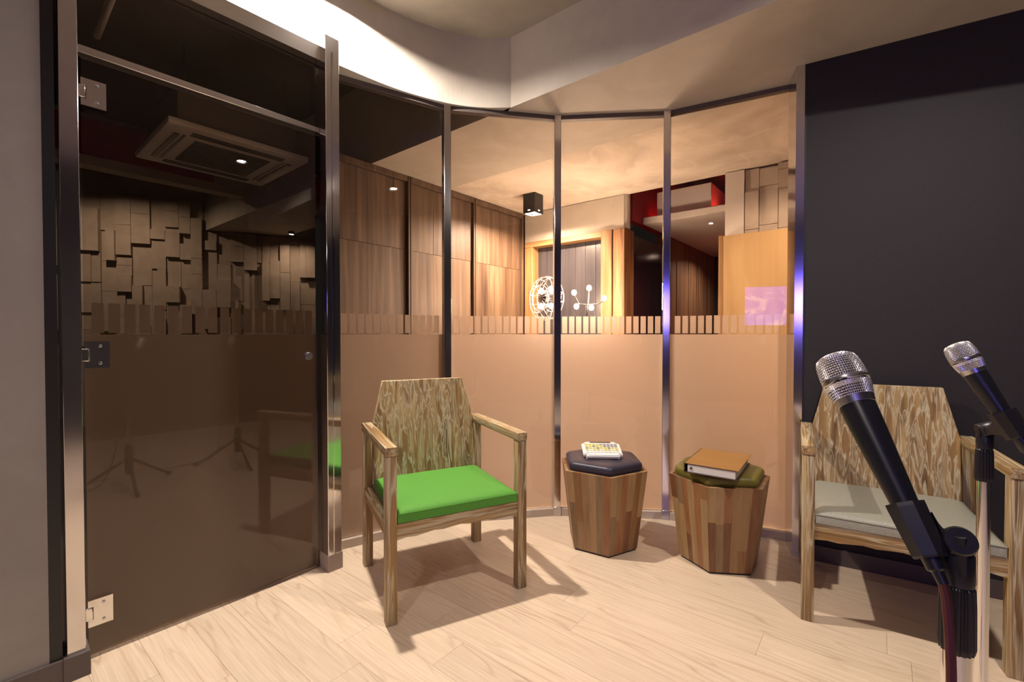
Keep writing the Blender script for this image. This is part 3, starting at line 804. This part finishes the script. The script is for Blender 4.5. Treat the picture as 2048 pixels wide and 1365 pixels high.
# ------------------------------------------------------------------ hexagonal stave stools
def make_stool(loc, ang, pad_m, label, seed):
    rnd = random.Random(seed)
    t = tag(empty('hexagonal_stool', (loc[0], loc[1], 0), ang), label, 'stool')
    RB, RT, Z0, Z1 = 0.183, 0.236, 0.010, 0.412
    hx = lambda r: [(r * math.cos(R(60 * k)), r * math.sin(R(60 * k))) for k in range(6)]
    bm = bmesh.new(); bm_prism(bm, hx(RB - 0.006), 0.0, Z0); obj('base_plate', bm, M['black_plastic'], t)
    bm = bmesh.new(); bm_prism(bm, hx(RB - 0.018), Z0, Z1 - 0.004, hx(RT - 0.018)); obj('core', bm, STAVE[2], t)
    for s_ in range(6):
        A0 = Vector((math.cos(R(60 * s_)), math.sin(R(60 * s_)))); A1 = Vector((math.cos(R(60 * s_ + 60)), math.sin(R(60 * s_ + 60))))
        nr = (A0 + A1).normalized()
        ncol = 6; cuts = [0.0]
        for k in range(ncol - 1): cuts.append((k + 1) / ncol + rnd.uniform(-0.02, 0.02))
        cuts.append(1.0); last = -1
        for k in range(ncol):
            hs = [0.0]
            if rnd.random() < 0.6: hs.append(rnd.uniform(0.2, 0.85))
            hs.append(1.0)
            for a, b in zip(hs, hs[1:]):
                c = rnd.choice([q for q in range(6) if q != last]); last = c
                pr = rnd.uniform(0, 0.0006)
                bm = bmesh.new(); vv = []
                for hh in (a, b):
                    rr = RB + (RT - RB) * hh; z = Z0 + (Z1 - Z0) * hh
                    for u, inn in ((cuts[k], 0), (cuts[k + 1], 0), (cuts[k + 1], 1), (cuts[k], 1)):
                        p = A0.lerp(A1, u) * (rr - (0.0175 if inn else 0)) + nr * (0 if inn else pr)
                        vv.append(bm.verts.new((p.x, p.y, z)))
                for f in ((3, 2, 1, 0), (4, 5, 6, 7), (0, 1, 5, 4), (1, 2, 6, 5), (2, 3, 7, 6), (3, 0, 4, 7)): bm.faces.new([vv[i] for i in f])
                obj('stave', bm, STAVE[c], t)
    # padded lid with rounded edge
    bm = bmesh.new()
    def rhex(r, rc=0.035):
        out = []
        for k in range(6):
            cx, cy = (r - rc / math.cos(R(30))) * math.cos(R(60 * k)), (r - rc / math.cos(R(30))) * math.sin(R(60 * k))
            for j in range(7):
                a = R(60 * k - 30 + 10 * j); out.append((cx + rc * math.cos(a), cy + rc * math.sin(a)))
        return out
    layers = [(0.207, Z1 - 0.003), (0.213, Z1 + 0.010), (0.213, Z1 + 0.026), (0.209, Z1 + 0.035), (0.200, Z1 + 0.041), (0.15, Z1 + 0.045), (0.08, Z1 + 0.0465)]
    rings = [[bm.verts.new((x, y, z)) for x, y in rhex(r)] for r, z in layers]
    n = len(rings[0])
    for a, b in zip(rings, rings[1:]):
        for k in range(n): bm.faces.new((a[k], a[(k + 1) % n], b[(k + 1) % n], b[k]))
    bm.faces.new(rings[0][::-1]); bm.faces.new(rings[-1])
    obj('seat_pad', bm, pad_m, t, smooth=True)
    return Z1 + 0.0465
ztop = make_stool((0.478, 2.392), R(28.5), M['navy'], 'hexagonal wood stave stool with navy padded top', 3)
make_stool((1.012, 2.215), R(53.5), M['olive'], 'hexagonal wood stave stool with olive padded top', 11)

# push-button console on the navy stool --------------------------------------------
rc = tag(empty('remote_console', (0.472, 2.392, ztop - 0.001), R(-3)), 'white push-button remote console lying on the navy stool', 'remote')
tilt = (R(13), 0, 0)
bm = bmesh.new(); bm_box(bm, -0.100, 0.100, -0.078, 0.078, 0.010, 0.026)
bmesh.ops.bevel(bm, geom=[e for e in bm.edges if abs(e.verts[0].co.z - e.verts[1].co.z) > .01], offset=0.018, segments=5, affect='EDGES')
bmesh.ops.bevel(bm, geom=[e for e in bm.edges if e.verts[0].co.z > .02 and e.verts[1].co.z > .02], offset=0.005, segments=2, affect='EDGES')
shell = obj('shell', bm, M['white'], rc, loc=(0, 0, 0.015), rot=tilt, smooth=True)
box('key_field', (-0.086, 0.086, -0.052, 0.060, 0.026, 0.0268), M['key_w'], shell)
box('display', (-0.055, 0.055, 0.060, 0.073, 0.012, 0.0272), M['lcd'], shell)
for r_ in range(5):
    for k in range(9):
        x_ = -0.077 + k * 0.0192; y_ = -0.043 + r_ * 0.0205
        if r_ >= 3 and k >= 5: mm = M['key_g']
        elif r_ in (1, 2, 3) and (k + r_) % 3 != 2 or r_ == 4 and k < 4: mm = M['key_y']
        else: mm = M['key_w'] if r_ < 2 else M['key_g']
        box('key', (x_ - .0075, x_ + .0075, y_ - .007, y_ + .007, 0.0268, 0.0295), mm, shell)
for sx in (-1, 1):
    for y_, hh in ((-0.060, 0.012), (0.050, 0.034)):
        bm = bmesh.new(); bm_lathe(bm, [(0.006, 0.0), (0.007, hh)], 12, Matrix.Translation((sx * 0.08, y_, 0))); obj('foot', bm, M['white'], rc, smooth=True)

# ring binder on the olive stool -----------------------------------------------------
bi = tag(empty('ring_binder', (0.988, 2.168, ztop), R(-36)), 'tan leather ring binder full of paper on the olive stool', 'binder')
bw, bh, th = 0.112, 0.165, 0.042
box('back_cover', (-bw, bw, -bh, bh, 0.0, 0.004), M['binder_in'], bi, 0.001, 1)
box('front_cover', (-bw, bw + 0.004, -bh, bh, th, th + 0.004), M['binder'], bi, 0.001, 1)
box('spine', (-bw - 0.004, -bw, -bh, bh, 0.0, th + 0.004), M['binder_in'], bi, 0.001, 1)
pg = box('page_block', (-bw + 0.012, bw - 0.010, -bh + 0.004, bh - 0.006, 0.0042, th - 0.0035), M['paper'], bi, 0.001, 1)
bm = bmesh.new(); bm_lathe(bm, [(0.006, 0), (0.006, 0.003), (0.0001, 0.003)], 16, Matrix.Translation((-bw + 0.028, -bh + 0.004, th * .55)) @ Matrix.Rotation(R(90), 4, 'X')); obj('rivet', bm, M['dark_steel'], pg, smooth=True)

# ------------------------------------------------------------------ microphones and stands
def make_mic(head, tail, label, roll=0.0):
    """local Z runs from tail to head"""
    h_, t_ = Vector(head), Vector(tail)
    zax = (h_ - t_).normalized()
    q = zax.to_track_quat('Z', 'Y') @ Matrix.Rotation(roll, 4, 'Z').to_quaternion()
    e = tag(empty('microphone', h_), label, 'microphone')
    e.rotation_mode = 'QUATERNION'; e.rotation_quaternion = q
    # head is centred at z=0; collar at -0.03; handle to -0.165
    prof = [(0.0235, -0.002), (0.0243, 0.003), (0.0243, 0.009), (0.0240, 0.015), (0.0234, 0.021), (0.0224, 0.0265), (0.0205, 0.0310), (0.0170, 0.0338), (0.0125, 0.0352), (0.0080, 0.0360), (0.0035, 0.0363)]
    def dense(p, n):
        out = []
        for a, b in zip(p, p[1:]):
            for j in range(n): out.append((a[0] + (b[0] - a[0]) * j / n, a[1] + (b[1] - a[1]) * j / n))
        return out + [p[-1]]
    core = bmesh.new(); bm_lathe(core, [(r * .94, z) for r, z in [(0.0195, -0.026)] + prof] + [(0.0001, 0.034)], 28); obj('foam', core, M['foam'], e, smooth=True)
    def mesh_wire(name, pf, seg, rad):
        """square weave: meridian wires going over and under parallel wires"""
        bm = bmesh.new(); npt = len(pf)
        for k in range(seg):
            st = 1 if k % 2 == 0 else max(1, npt)
            cut = npt if k % 4 == 0 else (npt - 3 if k % 2 == 0 else npt - 6)
            pts = []
            for i, (r, z) in enumerate(pf[:max(cut, 3)] if name == 'grille' else pf):
                a = 2 * math.pi * k / seg; rr = r + (0.00035 if (i + k) % 2 else -0.00025)
                pts.append((rr * math.cos(a), rr * math.sin(a), z))
            bm_tube(bm, pts, rad, 4)
        for i in range(npt):
            r, z = pf[i]
            bm_tube(bm, [((r + (0.00035 if (i + j + 1) % 2 else -0.00025)) * math.cos(2 * math.pi * j / seg), (r + (0.00035 if (i + j + 1) % 2 else -0.00025)) * math.sin(2 * math.pi * j / seg), z) for j in range(seg)], rad, 4, True)
        return obj(name, bm, M['wire'], e, smooth=True)
    mesh_wire('grille', dense(prof, 2), 60, 0.00062)
    mesh_wire('lower_grille', dense([(0.0205, -0.022), (0.0232, -0.010), (0.0238, -0.005)], 4), 60, 0.00062)
    bm = bmesh.new(); seg = 48; rr = []
    for r, z in ((0.0236, -0.0035), (0.0252, -0.0025), (0.0256, 0.0), (0.0252, 0.0025), (0.0236, 0.0035)):
        rr.append([bm.verts.new((r * math.cos(2 * math.pi * k / seg), r * math.sin(2 * math.pi * k / seg), z * (1 + .35 * math.cos(5 * 2 * math.pi * k / seg)))) for k in range(seg)])
    for a, b in zip(rr, rr[1:]):
        for k in range(seg): bm.faces.new((a[k], a[(k + 1) % seg], b[(k + 1) % seg], b[k]))
    obj('wavy_ring', bm, M['silver'], e, smooth=True)
    bm = bmesh.new(); bm_lathe(bm, [(0.0184, -0.0315), (0.0194, -0.031), (0.0210, -0.0225), (0.0203, -0.0215)], 40); obj('collar', bm, M['silver'], e, smooth=True)
    bm = bmesh.new(); bm_lathe(bm, [(0.0001, -0.192), (0.0095, -0.192), (0.0108, -0.190), (0.0116, -0.165), (0.0130, -0.138), (0.0148, -0.108), (0.0166, -0.078), (0.0180, -0.052), (0.0188, -0.034), (0.0188, -0.031)], 40)
    obj('handle', bm, M['mic_black'], e, smooth=True)
    bm = bmesh.new(); bm_lathe(bm, [(0.0001, -0.222), (0.0045, -0.222), (0.0052, -0.211), (0.0080, -0.209), (0.0086, -0.192)], 24); obj('plug', bm, M['black_plastic'], e, smooth=True)
    return e

def make_stand(base, pivot, mic_c, mic_dir, label, top_tube, cs=1.0):
    x, y = base
    t = tag(empty('microphone_stand', (x, y, 0)), label, 'microphone stand')
    px, py, pz = pivot[0] - x, pivot[1] - y, pivot[2]
    L3 = lambda v: Vector((v[0] - x, v[1] - y, v[2]))
    # clip sleeve around the microphone
    mc = L3(mic_c); md = Vector(mic_dir).normalized()
    q = md.to_track_quat('Z', 'Y').to_matrix().to_4x4()
    bm = bmesh.new()
    outer = [(0.0150, -0.027), (0.0160, -0.025), (0.0186, 0.022), (0.0186, 0.026)]
    outer = [(r * cs, z) for r, z in outer]
    bm_lathe(bm, outer + [(0.0145 * cs, 0.026), (0.0120 * cs, -0.027), (0.0150 * cs, -0.027)], 8, Matrix.Translation(mc) @ q @ Matrix.Rotation(R(22.5), 4, 'Z'), cap=False)
    clip = obj('clip', bm, M['black_plastic'], t)
    # curved arm from sleeve to pivot
    pv = Vector((px, py, pz))
    side = (pv - mc); side -= md * side.dot(md); side.normalize()
    s0 = mc + side * 0.0165 * cs + md * 0.014; s1 = mc + side * 0.0150 * cs - md * 0.020
    bm = bmesh.new()
    n = 8
    wax = md.cross(side).normalized() * 0.0095
    ups, los = [], []
    for i in range(n + 1):
        u = i / n
        a = s0.lerp(pv + Vector((0, 0, 0.012)), u) + Vector((0, 0, -0.010)) * math.sin(math.pi * u)
        b = s1.lerp(pv + Vector((0, 0, -0.012)), u) + Vector((0, 0, 0.004)) * math.sin(math.pi * u)
        ups.append((bm.verts.new(a + wax), bm.verts.new(a - wax))); los.append((bm.verts.new(b + wax), bm.verts.new(b - wax)))
    for i in range(n):
        bm.faces.new((ups[i][0], ups[i + 1][0], ups[i + 1][1], ups[i][1])); bm.faces.new((los[i][0], los[i][1], los[i + 1][1], los[i + 1][0]))
        bm.faces.new((ups[i][0], los[i][0], los[i + 1][0], ups[i + 1][0])); bm.faces.new((ups[i][1], ups[i + 1][1], los[i + 1][1], los[i][1]))
    bm.faces.new((ups[0][0], ups[0][1], los[0][1], los[0][0])); bm.faces.new((ups[n][0], los[n][0], los[n][1], ups[n][1]))
    obj('clip_arm', bm, M['black_plastic'], clip, smooth=True)
    wdir = wax.normalized()
    qk = wdir.to_track_quat('Z', 'Y').to_matrix().to_4x4()
    bm = bmesh.new(); bm_lathe(bm, [(0.0001, -0.013), (0.0125, -0.013), (0.0140, -0.011), (0.0140, 0.011), (0.0125, 0.013), (0.0060, 0.013), (0.0060, 0.0115), (0.0001, 0.0115)], 24, Matrix.Translation(pv) @ qk); obj('pivot', bm, M['black_plastic'], clip, smooth=True)
    bm = bmesh.new(); bm_lathe(bm, [(0.0055, 0.0), (0.0055, 0.0146), (0.0001, 0.0146)], 18, Matrix.Translation(pv) @ qk); obj('pivot_screw', bm, M['dark_steel'], clip, smooth=True)
    # fork and socket under the pivot
    bm = bmesh.new()
    for sg in (-1, 1):
        c = wdir * sg * 0.0115
        bm_tube(bm, [pv + c + Vector((0, 0, 0.004)), Vector((c.x, c.y, pz - 0.030))], 0.0045, 8)
    bm_lathe(bm, [(0.0130, pz - 0.042), (0.0136, pz - 0.038), (0.0130, pz - 0.012), (0.0105, pz - 0.008), (0.0001, pz - 0.008)], 24)
    obj('socket', bm, M['black_plastic'], t, smooth=True)
    # ribbed clutch
    bm = bmesh.new(); zt, zb = pz - 0.042, pz - 0.110
    seg = 72; rings = []
    for r, z in ((0.0118, zt), (0.0138, zt - 0.003), (0.0145, zt - 0.02), (0.0149, zb + 0.006), (0.0138, zb)):
        rings.append([bm.verts.new(((r - (0.0011 if k % 4 in (0, 1) else 0)) * math.cos(2 * math.pi * k / seg), (r - (0.0011 if k % 4 in (0, 1) else 0)) * math.sin(2 * math.pi * k / seg), z)) for k in range(seg)])
    for a, b in zip(rings, rings[1:]):
        for k in range(seg): bm.faces.new((a[k], a[(k + 1) % seg], b[(k + 1) % seg], b[k]))
    bm.faces.new(rings[0]); bm.faces.new(rings[-1][::-1])
    obj('clutch', bm, M['black_plastic'], t)
    bm = bmesh.new(); bm_lathe(bm, [(top_tube, 0.30), (top_tube, zb)], 28); obj('pole', bm, M['chrome'], t, smooth=True)
    bm = bmesh.new(); bm_lathe(bm, [(0.022, 0.10), (0.024, 0.13), (0.024, 0.29), (0.018, 0.31), (0.0001, 0.31)], 24); obj('leg_hub', bm, M['black_plastic'], t, smooth=True)
    for k in range(3):
        a = R(20 + 120 * k)
        bm = bmesh.new(); bm_tube(bm, [(0.02 * math.cos(a), 0.02 * math.sin(a), 0.20), (0.30 * math.cos(a), 0.30 * math.sin(a), 0.014)], 0.010, 10)
        lg = obj('leg', bm, M['black_metal'], t, smooth=True)
        bm = bmesh.new(); bm_tube(bm, [(0.275 * math.cos(a), 0.275 * math.sin(a), 0.0305), (0.318 * math.cos(a), 0.318 * math.sin(a), 0.0145)], 0.0135, 10)
        obj('rubber_foot', bm, M['black_plastic'], lg, smooth=True)
    return t

H1, T1 = (0.4140, 0.5635, 1.0405), (0.4275, 0.452, 0.859)
d1 = Vector(H1) - Vector(T1)
make_mic(H1, T1, 'black handheld microphone with bluish silver grille and red cable')
c1 = Vector(H1) - d1.normalized() * 0.171
make_stand((0.452, 0.458), (0.450, 0.458, 0.889), c1, d1, 'chrome and black microphone stand holding the red cabled microphone', 0.0118)
H2, T2 = (0.934, 0.936, 1.047), (0.985, 0.842, 0.846)
d2 = Vector(H2) - Vector(T2)
make_mic(H2, T2, 'dark handheld microphone with dull silver grille, in front of the grey chair')
c2 = Vector(H2) - d2.normalized() * 0.138
make_stand((0.990, 0.950), (0.988, 0.946, 0.902), c2, d2, 'slim chrome microphone stand in front of the grey chair', 0.0112, 1.2)

def smooth_path(keys, n=10):
    out = []; K = [Vector(k) for k in keys]
    for i in range(len(K) - 1):
        p0, p1, p2, p3 = K[max(i - 1, 0)], K[i], K[i + 1], K[min(i + 2, len(K) - 1)]
        for j in range(n):
            t_ = j / n
            out.append(0.5 * ((2 * p1) + (p2 - p0) * t_ + (2 * p0 - 5 * p1 + 4 * p2 - p3) * t_ * t_ + (3 * p1 - p0 - 3 * p2 + p3) * t_ ** 3))
    out.append(K[-1]); return out
e1 = Vector(H1) - d1.normalized() * 0.220
cb_ = bmesh.new()
bm_tube(cb_, smooth_path([e1, e1 + Vector((0.002, -0.004, -0.03)), (0.425, 0.435, 0.74), (0.412, 0.430, 0.58), (0.40, 0.42, 0.35), (0.36, 0.34, 0.06), (0.28, 0.10, 0.0045), (0.0, -0.25, 0.0045), (-0.4, -0.35, 0.0045), (-0.7, -1.2, 0.0045)]), 0.0042, 8)
tag(obj('microphone_cable', cb_, M['cable'], smooth=True), 'dark red cable hanging from the microphone with bluish grille', 'cable')
e2 = Vector(H2) - d2.normalized() * 0.220
cb_ = bmesh.new()
bm_tube(cb_, smooth_path([e2, e2 + Vector((0.004, -0.006, -0.03)), (1.02, 0.83, 0.70), (1.05, 0.80, 0.4), (1.05, 0.74, 0.07), (0.95, 0.50, 0.0045), (0.45, -0.1, 0.0045), (0.3, -0.6, 0.0045), (-0.35, -1.0, 0.0045), (-0.6, -1.6, 0.0045)]), 0.0038, 8)
tag(obj('microphone_cable', cb_, M['cable_black'], smooth=True), 'black cable hanging from the dull grilled microphone', 'cable')
